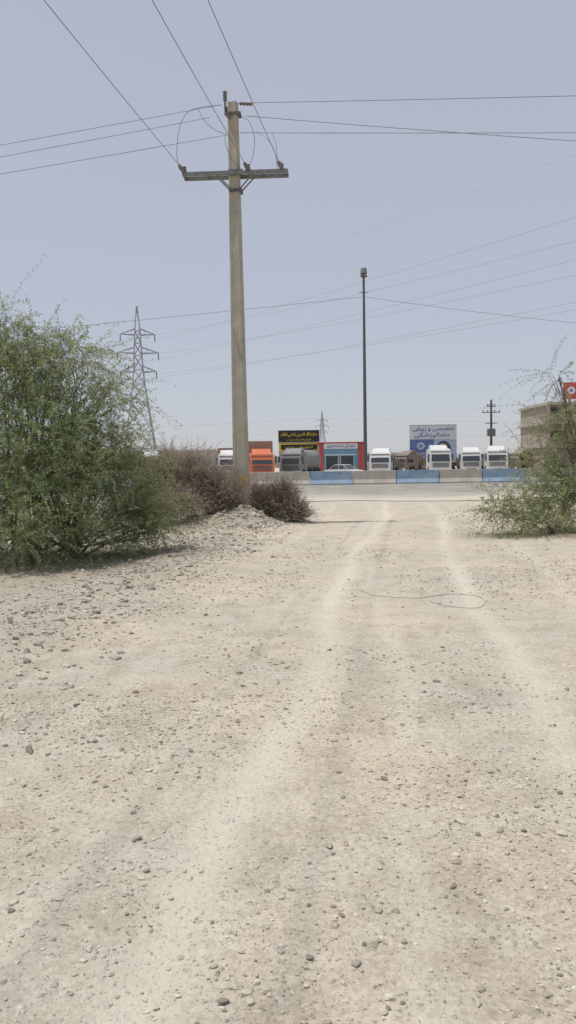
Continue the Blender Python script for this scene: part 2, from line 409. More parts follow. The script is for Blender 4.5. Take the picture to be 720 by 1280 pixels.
def cl(px, py, Yd, r, ry=None, rz=None, w=None):
    p = at(px, py, Yd); t = [p.x, p.y, p.z, r, ry or r, rz or r]
    if w: t.append(w)
    return t
green = foliage_mat("mesquite_leaf", (0.13, 0.175, 0.075), (0.26, 0.335, 0.145), (0.40, 0.46, 0.23), 0.55)
green2 = foliage_mat("acacia_leaf", (0.18, 0.22, 0.095), (0.31, 0.365, 0.16), (0.44, 0.47, 0.24), 0.55)
bark = plain("bark_grey", (0.20, 0.165, 0.13), 0.9, var=0.3, scale=20)
dryleaf = foliage_mat("dry_leaf", (0.20, 0.165, 0.125), (0.34, 0.285, 0.22), (0.47, 0.40, 0.31), 0.45)
drybark = foliage_mat("dry_twig", (0.20, 0.17, 0.14), (0.34, 0.285, 0.225), (0.48, 0.41, 0.325), 0.15)

bush("mesquite_bush", [cl(15, 468, 13.6, .68), cl(60, 482, 13.8, .48), cl(90, 530, 13.6, .6), cl(40, 550, 13.2, .9), cl(112, 590, 13.8, .76),
      cl(45, 620, 12.7, .95), cl(15, 672, 11.9, .72, rz=.45), cl(100, 658, 13.0, .78, rz=.45), cl(160, 645, 14.2, .52, rz=.5), cl(186, 662, 14.0, .4, rz=.28), cl(-70, 500, 13.8, 1.3), cl(-60, 610, 13, 1.4, rz=1.1)],
     [(-4.3, 13.4, 0), (-4.8, 13.9, 0), (-3.7, 13.9, 0), (-5.6, 13.6, 0)], green, bark, 4500, M=13, tl=(0.3, 0.9), leaf=(0.048, 0.0062), K=4, up=0.35, droop=0.5, surf=0.8)
# long whips arching out of the top
bush("mesquite_bush", [cl(30, 440, 13.9, .55, rz=.35), cl(98, 452, 14.0, .48, rz=.4), cl(128, 500, 14.2, .4), cl(142, 560, 14.4, .44), cl(5, 420, 14, .3), cl(185, 635, 14.6, .45, rz=.4), cl(158, 605, 14.6, .5, rz=.48)],
     [(-4.4, 13.9, 0.0), (-3.9, 14.1, 0)], green2, bark, 950, M=16, tl=(0.6, 1.2), leaf=(0.055, 0.0072), K=3, up=0.25, droop=0.7, surf=0.8, limbs_r=0.02)
bush("acacia_bush", [cl(655, 636, 17, .5, rz=.36), cl(700, 618, 17, .68, rz=.5), cl(622, 638, 16.9, .34, rz=.22), cl(745, 615, 17, .8, rz=.6), cl(680, 652, 16.3, .55, rz=.2), cl(800, 600, 17.2, 1.2, rz=1.0)],
     [(6.3, 17, 0), (7.2, 17.2, 0), (5.6, 16.9, 0)], green2, bark, 1800, M=14, tl=(0.4, 1.05), leaf=(0.05, 0.008), K=3, up=0.2, droop=0.45, surf=0.8, limbs_r=0.016, limb_sub=7)
bush("acacia_tree", [cl(688, 545, 17.4, .42), cl(696, 470, 17.6, .3), cl(740, 540, 17.4, .6), cl(800, 500, 17.6, 1.2), cl(672, 580, 17.3, .42), cl(712, 575, 17.3, .5), cl(702, 528, 17.3, .42)],
     [(6.9, 17.6, 0), (7.4, 17.8, 0)], green2, bark, 820, M=15, tl=(0.5, 1.15), leaf=(0.05, 0.0078), K=3, up=0.15, droop=0.35, surf=0.8, limbs_r=0.022, limb_sub=6)
bush("dry_bush", [cl(240, 598, 21.2, .78, rz=.74), cl(210, 596, 21.6, .64, rz=.77), cl(274, 615, 21.0, .64, rz=.7), cl(185, 606, 21.8, .5, rz=.7), cl(225, 635, 20.6, .82, rz=.48), cl(284, 640, 21.0, .44, rz=.42), cl(175, 640, 21, .55, rz=.42)],
     [(-2.7, 21.2, 0), (-3.2, 21.6, 0), (-2.1, 21, 0)], dryleaf, drybark, 5200, M=10, tl=(0.22, 0.58), leaf=(0.035, 0.006), K=3, up=0.7, droop=0.1, surf=0.8, limbs_r=0.014, twig_r=0.0045, limb_sub=24)
bush("dry_bush", [cl(338, 634, 21.7, .54, rz=.48), cl(368, 641, 21.6, .44, rz=.42), cl(322, 626, 21.9, .38, rz=.48), cl(353, 620, 21.9, .4, rz=.4)],
     [(-0.5, 21.7, 0), (0, 21.7, 0)], dryleaf, drybark, 2500, M=10, tl=(0.2, 0.48), leaf=(0.035, 0.006), K=3, up=0.7, droop=0.1, surf=0.8, limbs_r=0.012, twig_r=0.0045, limb_sub=24)
# distant trees: one mass, air haze put into its greyed leaf colour
n = 26000; tx = rng.random(n)*900-450; ty = 330+rng.random(n)*50
hh_ = np.clip(3.2+5.0*fbm(tx, ty*0, 0.05, 4, 81), 0.8, 9)
tz = hh_*rng.random(n)**0.8
c0 = np.stack([tx, ty, tz], 1); d1 = norm(rng.normal(size=(n, 3)))*0.8; d2 = norm(np.cross(d1, rng.normal(size=(n, 3))))*0.6
q = np.stack([c0-d1, c0-d2, c0+d1, c0+d2], 1).reshape(-1, 3)
farleaf = foliage_mat("hazed_far_leaf", (0.26, 0.27, 0.25), (0.34, 0.34, 0.32), (0.42, 0.41, 0.38), 0.1)
mesh_np("distant_tree_mass", q, np.arange(n*4).reshape(-1, 4), [farleaf], tint=np.repeat(rng.random(n), 4))

# ------------------------------------------------------------------ poles
concrete = plain("pole_concrete", (0.41, 0.375, 0.30), 0.9, var=0.22, scale=3.0, dirt=(0.31, 0.29, 0.24))
steel = plain("galvanised_steel", (0.22, 0.22, 0.215), 0.6, 0.3, var=0.3, scale=8)
rust = plain("dark_steel", (0.13, 0.125, 0.12), 0.7, 0.2, var=0.3, scale=8)
porc = plain("porcelain_insulator", (0.17, 0.145, 0.14), 0.3, var=0.1)
orange = plain("orange_paint", (0.52, 0.35, 0.16), 0.8, var=0.35, scale=8, dirt=(0.38, 0.34, 0.27))
wire_m = plain("aluminium_wire", (0.17, 0.17, 0.20), 0.5, 0.3, var=0.1)
def insul(mb, p, d, L=0.3, r=0.075):
    p = Vector(p); d = Vector(d).normalized(); pts = []; rs = []
    for i in range(9):
        pts.append(p+d*L*i/8); rs.append(r if i % 2 else r*0.5)
    mb.tube(pts, rs, porc, 10)
def utility_pole(name, loc, rz, H=10.95, lean=(0, 0)):
    mb = MB(); w0, w1 = 0.20, 0.118; d0, d1 = 0.15, 0.10
    tw = math.radians(-12); ct, st_ = math.cos(tw), math.sin(tw)
    def ring(t):
        w = w0+(w1-w0)*t; d = d0+(d1-d0)*t; z = -0.4+(H+0.4)*t; r = 0.22*d; ch = 0.02; k = w*0.55
        pr = [(-w+ch, -d), (-k, -d), (-k+.02, -d+r*.35), (k-.02, -d+r*.35), (k, -d), (w-ch, -d), (w, -d+ch), (w, d-ch), (w-ch, d), (k, d), (k-.02, d-r*.35), (-k+.02, d-r*.35), (-k, d), (-w+ch, d), (-w, d-ch), (-w, -d+ch)]
        return [(x*ct-y*st_+lean[0]*t, x*st_+y*ct+lean[1]*t, z) for x, y in pr]
    K_ = 12; vs = []
    for i in range(K_+1): vs += ring(i/K_)
    fs = []
    for i in range(K_):
        for k in range(16): fs.append((i*16+k, i*16+(k+1) % 16, (i+1)*16+(k+1) % 16, (i+1)*16+k))
    fs.append(tuple(range(K_*16, K_*16+16)))
    mb.add(vs, fs, concrete)
    # painted band
    t = 1.25/H; w = w0+(w1-w0)*t+0.004; d = d0+(d1-d0)*t+0.004
    bx = [(-w, -d), (w, -d), (w, d), (-w, d)]
    mb.add([(x*ct-y*st_, x*st_+y*ct, z) for z in (1.05, 1.33) for x, y in bx], [(0, 3, 2, 1), (4, 5, 6, 7), (0, 1, 5, 4), (1, 2, 6, 5), (2, 3, 7, 6), (3, 0, 4, 7)], orange)
    # double crossarm (channels either side)
    za = H-1.82; wa = 1.37
    for s in (-1, 1):
        mb.box((-wa, s*0.155-0.03, za-0.045), (wa, s*0.155+0.03, za+0.04), steel)
        mb.box((-wa, s*0.192-0.008, za-0.05), (wa, s*0.192+0.008, za+0.045), steel)
    for x in (-wa+.03, -.7, .7, wa-.03): mb.box((x-.025, -.14, za-.03), (x+.025, .14, za+.03), rust)
    for s in (-1, 1):
        for sd in (-1, 1): mb.beam((s*0.46, sd*0.15, za-0.04), (s*0.10, sd*0.14, za-0.42), 0.022, steel)
    mb.box((-0.17, -.16, za-0.46), (0.17, .16, za-0.39), rust)
    mb.box((-0.18, -.17, za-0.02), (0.18, .17, za+0.08), rust)
    # pole-top bracket
    mb.box((-0.25, -0.03, H-0.22), (-0.09, 0.03, H-0.10), rust)
    mb.beam((-0.24, 0, H-0.25), (-0.24, 0, H+0.12), 0.03, rust)
    mb.box((-0.17, -.135, H-0.34), (0.17, .135, H-0.27), rust)
    insul(mb, (-0.24, 0, H+0.05), (0, 0, 1), 0.26, .065)
    insul(mb, (0.13, 0, H-0.02), (1, 0, -0.1), 0.34, .05)
    insul(mb, (-0.24, 0, H-0.25), (0.5, -.6, -0.7), 0.3, .05)
    for x in (-wa+.05, 0.35, wa-0.15):
        insul(mb, (x, 0, za+0.04), (-0.15, 0, 1), 0.22, .065)
        insul(mb, (x-0.02, -0.17, za+0.06), (-.12, -1, 0.12), 0.36, .05)
        mb.box((x-.03, -.12, za+.05), (x+.03, .12, za+.09), rust)
    o = mb.ob(name, loc, rz); return o
H = 10.95; RZ = math.radians(-3)
utility_pole("utility_pole", POLE, RZ, lean=(-0.04, 0))
TOP = POLE+Vector((-0.04, 0, H)); ZA = H-1.82
def catenary(p, q, sag, n=24):
    p = Vector(p); q = Vector(q); out_ = []
    for i in range(n+1):
        t = i/n; v = p.lerp(q, t); v.z -= 4*sag*t*(1-t); out_.append(v)
    return out_
# line arriving from behind the viewer
back = Vector((POLE.x-6.2, POLE.y-46, 0)); utility_pole("utility_pole", back, RZ)
mb = MB(); Rm = Matrix.Rotation(RZ, 3, 'Z')
for x in (-1.32, 0.35, 1.22):
    a = POLE+Rm@Vector((x-0.06, -0.5, ZA+0.11)); b_ = back+Rm@Vector((x-0.06, 0.5, ZA+0.11))
    mb.tube(catenary(a, b_, 0.55, 40), 0.0075, wire_m, 5)
mb.ob("overhead_wire")
# perpendicular line over the pole top
lp = Vector((-46, 26.0, 0)); rp = Vector((46, 19.0, 0))
utility_pole("utility_pole", lp, math.radians(90)); utility_pole("utility_pole", rp, math.radians(90))
mb = MB()
Yp = POLE.y
def ext(p, px, py, Y, Xend, sag):
    q = at(px, py, Y); d = (q-p); t = (Xend-p.x)/d.x; e_ = p+d*t
    return catenary(p, e_, sag, 30)
mb.tube(ext(at(276, 131, Yp), 0, 176, 23.4, -46, 0.25), 0.0075, wire_m, 5)
mb.tube(ext(at(262, 147, Yp), 0, 192, 23.2, -46, 0.2), 0.0075, wire_m, 5)
mb.tube(ext(at(288, 168, Yp), 0, 213, 23.6, -46, 0.2), 0.0075, wire_m, 5)
mb.tube(ext(at(284, 129, Yp), 720, 112, 20.4, 46, 0.25), 0.0075, wire_m, 5)
mb.tube(ext(at(308, 145, Yp), 720, 160, 20.9, 46, 0.55), 0.0075, wire_m, 5)
mb.tube(ext(at(300, 166, Yp), 720, 160, 21.0, 46, 0.2), 0.0075, wire_m, 5)
mb.ob("overhead_wire")
# jumpers
def bez(pts, n=28):
    P = [at(px, py, Y) for px, py, Y in pts]; out_ = []
    m = len(P)
    for s in range(m-1):
        p0 = P[max(s-1, 0)]; p1 = P[s]; p2 = P[s+1]; p3 = P[min(s+2, m-1)]
        for i in range(8):
            t = i/8
            out_.append(0.5*((2*p1)+(p2-p0)*t+(2*p0-5*p1+4*p2-p3)*t*t+(3*p1-p0-3*p2+p3)*t**3))
    out_.append(P[-1]); return out_
mb = MB(); Yj = Yp-0.25
mb.tube(bez([(224, 212, Yj), (221, 190, Yj), (224, 162, Yj), (233, 142, Yj), (247, 135, Yp), (262, 133, Yp), (277, 131, Yp)]), 0.0075, wire_m, 5)
mb.tube(bez([(247, 134, Yp), (255, 150, Yj), (268, 162, Yj), (283, 168, Yp)]), 0.007, wire_m, 5)
mb.tube(bez([(309, 212, Yj), (316, 195, Yj), (318, 172, Yj), (312, 153, Yj), (303, 146, Yp)]), 0.0075, wire_m, 5)
mb.tube(bez([(283, 152, Yp), (281, 175, Yj), (290, 200, Yj), (303, 212, Yj)]), 0.007, wire_m, 5)
mb.tube(bez([(347, 211, Yj), (344, 192, Yj), (336, 176, Yj), (322, 165, Yp)]), 0.007, wire_m, 5)
mb.tube(bez([(347, 211, Yj), (345, 180, Yj), (340, 168, Yp)]), 0.006, wire_m, 5)
mb.ob("jumper_cable")

# light mast
lm = at(457, 596, 62); lm.z = 0
mb = MB(); HM = 15.9
mb.tube([(0, 0, -0.2), (0, 0, 0.35), (0, 0, .36), (0, 0, HM)], [0.2, 0.2, 0.155, 0.085], rust, 10)
mb.box((-.3, -.3, 0), (.3, .3, .12), concrete)
mb.tube([(0, 0, HM-.1), (0, 0, HM+0.05)], 0.22, rust, 10)
for k in range(4):
    a = k*math.pi/2+0.5; mb.tube([(math.cos(a)*.08, math.sin(a)*.08, HM-.15), (math.cos(a)*.26, math.sin(a)*.26, HM-.02)], [.07, .11], steel, 8)
mb.tube([(0, 0, HM+.05), (0, 0, HM+.12), (0, 0, HM+.5), (0, 0, HM+.52)], [.16, .27, .22, .05], steel, 10)
mb.beam((-.35, 0, 14.6), (.35, 0, 14.6), .03, rust)
mb.ob("floodlight_mast", lm)
mb = MB()
m0 = at(455, 371, 62)
mb.tube(ext(m0, 90, 404, 66, -60, 0.3), 0.016, wire_m, 4)
mb.tube(ext(m0, 720, 390, 61, 60, 1.0), 0.014, wire_m, 4)
mb.ob("overhead_wire")

# ------------------------------------------------------------------ lattice towers
tow = plain("hazed_tower_steel", (0.33, 0.34, 0.37), 0.6, 0.1, var=0.15)  # steel paled so its colour carries the distance haze
def pylon(name, loc, rz, sc=1.0, r=1.0):
    mb = MB(); prof = [(0, 4.6), (6, 3.7), (12, 2.85), (17.5, 2.1), (22, 1.45), (25.5, 1.15), (29, .95), (32, .8), (35, .62), (41, .08)]
    Cn = [(-1, -1), (1, -1), (1, 1), (-1, 1)]
    for (z0, w0), (z1, w1) in zip(prof[:-1], prof[1:]):
        for k in range(4):
            a = Cn[k]; b_ = Cn[(k+1) % 4]
            mb.beam((a[0]*w0, a[1]*w0, z0), (a[0]*w1, a[1]*w1, z1), .15*r, tow)
            mb.beam((a[0]*w0, a[1]*w0, z0), (b_[0]*w1, b_[1]*w1, z1), .075*r, tow)
            mb.beam((b_[0]*w0, b_[1]*w0, z0), (a[0]*w1, a[1]*w1, z1), .075*r, tow)
            mb.beam((a[0]*w1, a[1]*w1, z1), (b_[0]*w1, b_[1]*w1, z1), .07*r, tow)
    for z, L in ((24.9, 4.4), (29.5, 5.0), (34, 4.2)):
        w = np.interp(z, [p[0] for p in prof], [p[1] for p in prof])
        for s in (-1, 1):
            tip = (s*L, 0, z+0.2)
            for y in (-w, w):
                mb.beam((s*w, y, z), tip, .10*r, tow); mb.beam((s*w*.9, y, z+1.5), tip, .08*r, tow)
            for f in (.33, .66):
                xx_ = w+(L-w)*f; yy_ = w*(1-f)
                mb.beam((s*xx_, -yy_, z), (s*xx_, yy_, z), .05*r, tow); mb.beam((s*xx_, -yy_, z), (s*xx_*.97, yy_*.6, z+1.5*(1-f)), .05*r, tow)
            mb.tube([(s*L, 0, z+.1), (s*L, 0, z-1.5)], .12*r, porc, 6)
    o = mb.ob(name, loc, rz); o.scale = (sc, sc, sc); return o
T1 = Vector((-36.5, 200, 0)); T2 = Vector((125, -30, 0)); T0 = Vector((-199, 432, 0))
az = math.atan2((T2-T1).y, (T2-T1).x)+math.pi/2
azv = math.radians(12)
for t_ in (T1, T2, T0): pylon("transmission_tower", t_, azv if t_ is T1 else az, r=1.25)
mb = MB()
def tip(T, s, z, L, a): return T+Vector((s*L*math.cos(a), s*L*math.sin(a), z))
twire = plain("hazed_transmission_cable", (0.30, 0.31, 0.34), 0.5, 0.1, var=0.1)  # lighter grey than the near wires: haze mixed into the colour
for z, L in ((24.9, 4.4), (29.5, 5.0), (34, 4.2)):
    for s in (-1, 1):
        mb.tube(catenary(tip(T1, s, z-1.4, L, azv), tip(T2, s, z-1.4, L, az+math.pi), 3.4-1.5*s*(z-20)/14, 40), .022, twire, 4)
        mb.tube(catenary(tip(T1, s, z-1.4, L, azv), tip(T0, s, z-1.4, L, az+math.pi), 4, 30), .022, twire, 4)
mb.tube(catenary(T1+Vector((0, 0, 41)), T2+Vector((0, 0, 41)), 3, 40), .010, twire, 4)
mb.ob("transmission_wire")
fp = at(403, 560, 560); fp.z = 0
pylon("transmission_tower", fp, 0.3, 0.93, 1.3)
mb = MB()
for z in (24, 33):
    mb.tube(catenary(fp+Vector((-4, 0, z)), (-330, 640, z+6), 5, 30), .06, twire, 4)
    mb.tube(catenary(fp+Vector((4, 0, z)), (330, 420, z), 7, 30), .05, twire, 4)
mb.ob("transmission_wire")

# far wooden pole with two crossarms
p = at(614, 560, 108); p.z = 0
mb = MB(); mb.tube([(0, 0, -.3), (0, 0, 9.8)], [.2, .13], rust, 8)
for z, w in ((8.9, .6), (8.1, 1.2)):
    mb.box((-w, -.06, z-.05), (w, .06, z+.05), rust)
    for x in (-w+.1, -w*.4, w*.4, w-.1): insul(mb, (x, 0, z+.05), (0, 0, 1), .28, .08)
mb.box((-.5, -.35, 4.9), (.5, .35, 5.9), steel); mb.box((-.8, -.06, 6.6), (.8, .06, 6.7), rust)
mb.ob("utility_pole", p)

# ------------------------------------------------------------------ barriers
blue = plain("barrier_blue", (0.19, 0.30, 0.43), 0.8, var=0.35, scale=1.2, dirt=(0.38, 0.40, 0.40))
cream = plain("barrier_cream", (0.42, 0.39, 0.33), 0.85, var=0.25, scale=1.2, dirt=(0.34, 0.32, 0.27))
grey = plain("barrier_grey", (0.38, 0.37, 0.35), 0.85, var=0.25, scale=1.2, dirt=(0.34, 0.32, 0.28))
prof = [(-.32, 0), (-.32, .09), (-.16, .36), (-.10, 1.0), (.10, 1.0), (.16, .36), (.32, .09), (.32, 0)]
by = 59.3; x = -46.0; i = 0
while x < 60:
    L = 3.18; mid = x+L/2; pxm = mid/by*1000+358
    if pxm < 395: m_ = cream if pxm > 300 else (grey if i % 2 else blue)
    elif pxm < 450: m_ = blue
    elif pxm < 510: m_ = cream
    elif pxm < 566: m_ = blue
    elif pxm < 618: m_ = cream
    elif pxm < 668: m_ = blue
    else: m_ = (cream, blue)[i % 2]
    mb = MB(); mb.prism(prof, 0, L-.04, m_)
    mb.ob("concrete_barrier", (x, by+random.uniform(-.03, .03), 0.02), random.uniform(-.006, .006), bevel=.02)
    x += L; i += 1

# ------------------------------------------------------------------ vehicles
tyre = plain("tyre", (0.04, 0.04, 0.04), 0.9, var=0.2); hub = plain("wheel_hub", (0.35, 0.35, 0.35), 0.5, 0.4, var=0.2)
glass, nt, bs = new_mat("vehicle_glass"); bs.inputs['Base Color'].default_value = (0.05, 0.06, 0.07, 1); bs.inputs['Roughness'].default_value = 0.12
dark = plain("dark_plastic", (0.09, 0.09, 0.095), 0.6, var=0.2); chassis = plain("chassis", (0.10, 0.09, 0.08), 0.8, var=0.3)
lampm = plain("headlamp", (0.75, 0.75, 0.72), 0.15, var=0.05)
def paint(n_, c_): return plain(n_, c_, 0.35, var=0.08, scale=1, dirt=tuple(0.7*k+0.08 for k in c_))
white = paint("white_paint", (0.66, 0.66, 0.65)); orangep = paint("orange_truck_paint", (0.62, 0.17, 0.07)); brown = paint("brown_paint", (0.26, 0.20, 0.16))
redc = paint("container_red", (0.36, 0.21, 0.16)); tarp = plain("grey_tarp", (0.24, 0.245, 0.24), 0.85, var=0.3, scale=1.5)
yplate = plain("plate_yellow", (0.7, 0.5, 0.08), 0.5, var=0.05)
def truck(x, y, rz, cab, cargo=None, ctype='box', L=9.0, hc=3.1, hcargo=3.7):
    mb = MB(); w = 1.22
    pr = [(0.06, .42), (0.0, .55), (0.0, 1.55), (0.16, hc-.55), (.42, hc-.08), (.7, hc), (2.1, hc), (2.15, hc-.1), (2.15, .75), (1.5, .75), (1.45, 1.05), (.75, 1.05), (.55, .75), (.5, .42)]
    mb.prism(pr, -w, w, cab, lambda z: 0.05*max(0, z-1.5)/1.5)
    # windshield (raked panel proud of the cab), frame, grille
    mb.add([(-1.05, -.012, 1.62), (1.05, -.012, 1.62), (1.0, .148, hc-.62), (-1.0, .148, hc-.62)], [(0, 1, 2, 3)], glass)
    mb.box((-.92, -.03, .98), (.92, -.002, 1.46), dark)
    for k in range(3): mb.box((-.88, -.045, 1.06+k*.13), (.88, -.031, 1.09+k*.13), cab)
    mb.box((-1.2, -.10, .38), (1.2, -.003, .86), cab); mb.box((-.55, -.11, .45), (.55, -.101, .72), dark)
    for s in (-1, 1):
        mb.box((s*.95-.2, -.115, .58), (s*.95+.2, -.101, .78), lampm)
        mb.box((s*1.36-.1, .12, 1.75), (s*1.36+.1, .22, 2.45), dark); mb.beam((s*1.2, .2, 2.5), (s*1.38, .17, 2.42), .025, dark)
        mb.add([(s*(w+.004), .35, 1.6), (s*(w+.004), 1.2, 1.55), (s*(w-.04), 1.2, 2.4), (s*(w-.04), .45, 2.4)], [(0, 1, 2, 3)], glass)
    mb.box((-1.1, .18, hc-.36), (1.1, .24, hc-.26), dark)  # visor
    mb.box((-.26, -.118, .47), (.26, -.112, .58), yplate)
    mb.prism([(.7, hc), (1.9, hc), (1.9, hc+.45), (1.3, hc+.38)], -.95, .95, cab)
    mb.box((-.45, .6, .55), (.45, L, .85), chassis)
    for yy_ in (1.1, 4.0, L-2.2, L-1.0):
        for s in (-1, 1): mb.wheel(s*1.02, yy_, .5, .32, tyre, hub)
    if cargo:
        if ctype == 'box':
            mb.box((-1.25, 2.5, 1.1), (1.25, L, hcargo), cargo)
            for k in range(int((L-2.6)/.5)):
                for s in (-1, 1): mb.box((s*1.27-.018, 2.6+k*.5, 1.15), (s*1.27+.018, 2.75+k*.5, hcargo-.05), cargo)
            for k in range(5): mb.box((-1.1+k*.5, 2.47, 1.2), (-.98+k*.5, 2.497, hcargo-.1), cargo)
        elif ctype == 'tank':
            pts = [(0, yy_, 2.0) for yy_ in (2.5, 2.7, 3.4, L-.6, L-.1, L)]
            mb.tube(pts, [.5, 1.05, 1.2, 1.2, 1.05, .5], cargo, 20)
            for k in range(3): mb.tube([(0, 4+k*1.6, 3.1), (0, 4+k*1.6, 3.35)], .3, chassis, 10)
            mb.box((-.9, 2.8, .85), (.9, L-.3, 1.15), chassis)
        else:
            mb.box((-1.22, 2.5, .95), (1.22, L, 1.12), cargo)
            for s in (-1, 1): mb.box((s*1.2-.03, 2.5, 1.13), (s*1.2+.03, L, 2.0), cargo)
            mb.box((-1.22, 2.45, 1.13), (1.22, 2.497, 2.5), cargo)
            for k in range(5):
                for s in (-1, 1): mb.box((s*1.26-.028, 2.6+k*(L-2.9)/4, .95), (s*1.26+.028, 2.72+k*(L-2.9)/4, 2.05), chassis)
    mb.ob("parked_truck", (x, y, 0), rz, bevel=.03)
def PX(px, Y): return at(px, 585, Y).x
D = math.radians
truck(PX(328, 80), 80, D(6), orangep, redc, 'box', 9, 2.75, 4.0)
truck(PX(363, 88), 88, D(-20), tarp, tarp, 'tank', 8, 2.9)
truck(PX(286, 92), 92, D(3), white, redc, 'box', 9, 2.9, 3.6)
truck(PX(237, 92), 94, D(75), brown, redc, 'open', 10, 2.9)
truck(PX(475, 92), 92, D(-14), white, tarp, 'open', 10, 2.85)
truck(PX(500, 104), 104, D(-60), brown, brown, 'open', 9, 2.7)
truck(PX(551, 90), 90, D(2), white, None, 'none', 6, 3.05)
truck(PX(589, 98), 98, D(-8), white, brown, 'open', 9, 2.9)
truck(PX(622, 94), 94, D(-4), white, tarp, 'open', 9, 2.95)
truck(PX(640, 103), 103, D(-70), brown, brown, 'open', 11, 2.6)
truck(PX(690, 92), 93, D(-82), brown, brown, 'open', 11, 2.7)
truck(PX(190, 98), 98, D(10), white, tarp, 'box', 9, 3.0, 3.5)

def sedan(x, y, rz):
    mb = MB(); w = .84
    body = [(-2.15, .32), (-2.2, .6), (-2.05, .82), (-1.0, .93), (1.35, .95), (2.1, .88), (2.18, .55), (2.12, .32), (1.75, .3), (1.65, .58), (1.05, .58), (.95, .3), (-.95, .3), (-1.05, .6), (-1.7, .6), (-1.8, .3)]
    mb.prism(body, -w, w, white, lambda z: 0.03 if z > .8 else 0)
    mb.prism([(-1.05, .935), (-.35, 1.40), (.75, 1.42), (1.45, .955)], -w+.06, w-.06, glass, lambda z: .14*(z-.93)/.5)
    mb.prism([(-.42, 1.395), (-.3, 1.45), (.7, 1.465), (.85, 1.40)], -w+.18, w-.18, white)
    for s in (-1, 1):
        for a_, b_ in (((-1.07, .94), (-.38, 1.41)), ((.15, .95), (.18, 1.43)), ((1.46, .96), (.78, 1.43))):
            mb.beam((s*(w-.055), a_[0], a_[1]), (s*(w-.19), b_[0], b_[1]), .03, white)
        for yy_ in (-1.37, 1.35): mb.wheel(s*.74, yy_, .31, .2, tyre, hub)
        mb.box((s*.6-.16, -2.21, .58), (s*.6+.16, -2.10, .74), lampm); mb.box((s*.92-.07, -.78, .92), (s*.92+.07, -.68, 1.04), white)
    mb.box((-.45, -2.215, .42), (.45, -2.13, .56), dark)
    mb.ob("parked_car", (x, y, 0), rz, bevel=.02)
sedan(PX(430, 86), 86, D(48))

# ------------------------------------------------------------------ lettering
FORMS = {}
for ch, cp, n_ in (('ا',0xFE8D,2),('آ',0xFE81,2),('ب',0xFE8F,4),('پ',0xFB56,4),('ت',0xFE95,4),('ج',0xFE9D,4),('خ',0xFEA5,4),('د',0xFEA9,2),('ر',0xFEAD,2),
                   ('ز',0xFEAF,2),('س',0xFEB1,4),('ش',0xFEB5,4),('ص',0xFEB9,4),('ع',0xFEC9,4),('ف',0xFED1,4),('ق',0xFED5,4),('ک',0xFB8E,4),('گ',0xFB92,4),
                   ('ل',0xFEDD,4),('م',0xFEE1,4),('ن',0xFEE5,4),('و',0xFEED,2),('ه',0xFEE9,4),('ی',0xFBFC,4)):
    FORMS[ch] = (cp, n_)
def shape(t):
    o = []
    for i, ch in enumerate(t):
        if ch not in FORMS: o.append(ch); continue
        cp, n_ = FORMS[ch]
        pj = i > 0 and t[i-1] in FORMS and FORMS[t[i-1]][1] == 4
        nj = n_ == 4 and i+1 < len(t) and t[i+1] in FORMS
        o.append(chr(cp+(3 if pj and nj else 2 if nj else 1 if pj else 0)))
    return ''.join(reversed(o))
def text(parent, s, w, h, loc, mat):
    cu = bpy.data.curves.new("lettering", 'FONT'); cu.body = shape(s); cu.align_x = 'CENTER'; cu.align_y = 'CENTER'; cu.extrude = 0.015; cu.offset = 0.012
    cu.materials.append(mat); o = bpy.data.objects.new("lettering", cu); COL.objects.link(o)
    bpy.context.view_layer.update(); d = o.dimensions
    o.scale = (w/max(d.x, .01), h/max(d.y, .01), 1); o.rotation_euler = (math.pi/2, 0, 0); o.location = loc; o.parent = parent
    return o
yel = plain("sign_yellow", (0.80, 0.58, 0.05), 0.5, var=0.05); blk = plain("sign_black", (0.02, 0.02, 0.022), 0.5, var=0.1)
wht = plain("sign_white", (0.70, 0.71, 0.74), 0.5, var=0.05); navy = plain("sign_blue", (0.12, 0.17, 0.40), 0.5, var=0.1)
redm = plain("red_paint", (0.52, 0.08, 0.07), 0.6, var=0.2); sky_b = plain("facade_blue", (0.18, 0.35, 0.48), 0.7, var=0.2)
ywall = plain("yellow_plaster", (0.52, 0.45, 0.28), 0.9, var=0.2); wall = plain("cream_plaster", (0.48, 0.45, 0.40), 0.9, var=0.2, scale=.7)
pink = plain("pink_brick", (0.46, 0.38, 0.33), 0.9, var=0.25, scale=.8); dark_opening = plain("opening_shade", (0.08, 0.075, 0.07), 0.9, var=0.3)  # flat near-black panels paint the shade inside open fronts
shut = plain("roller_shutter", (0.38, 0.38, 0.37), 0.6, 0.2, var=0.2); skin = plain("poster_portrait", (0.60, 0.45, 0.38), 0.6, var=0.1); hairm = plain("poster_dark", (0.09, 0.08, 0.10), 0.6, var=0.1)
pale = plain("poster_pale_blue", (0.42, 0.52, 0.70), 0.5, var=0.15); navy2 = plain("poster_blue", (0.14, 0.20, 0.46), 0.5, var=0.3, scale=1.5)

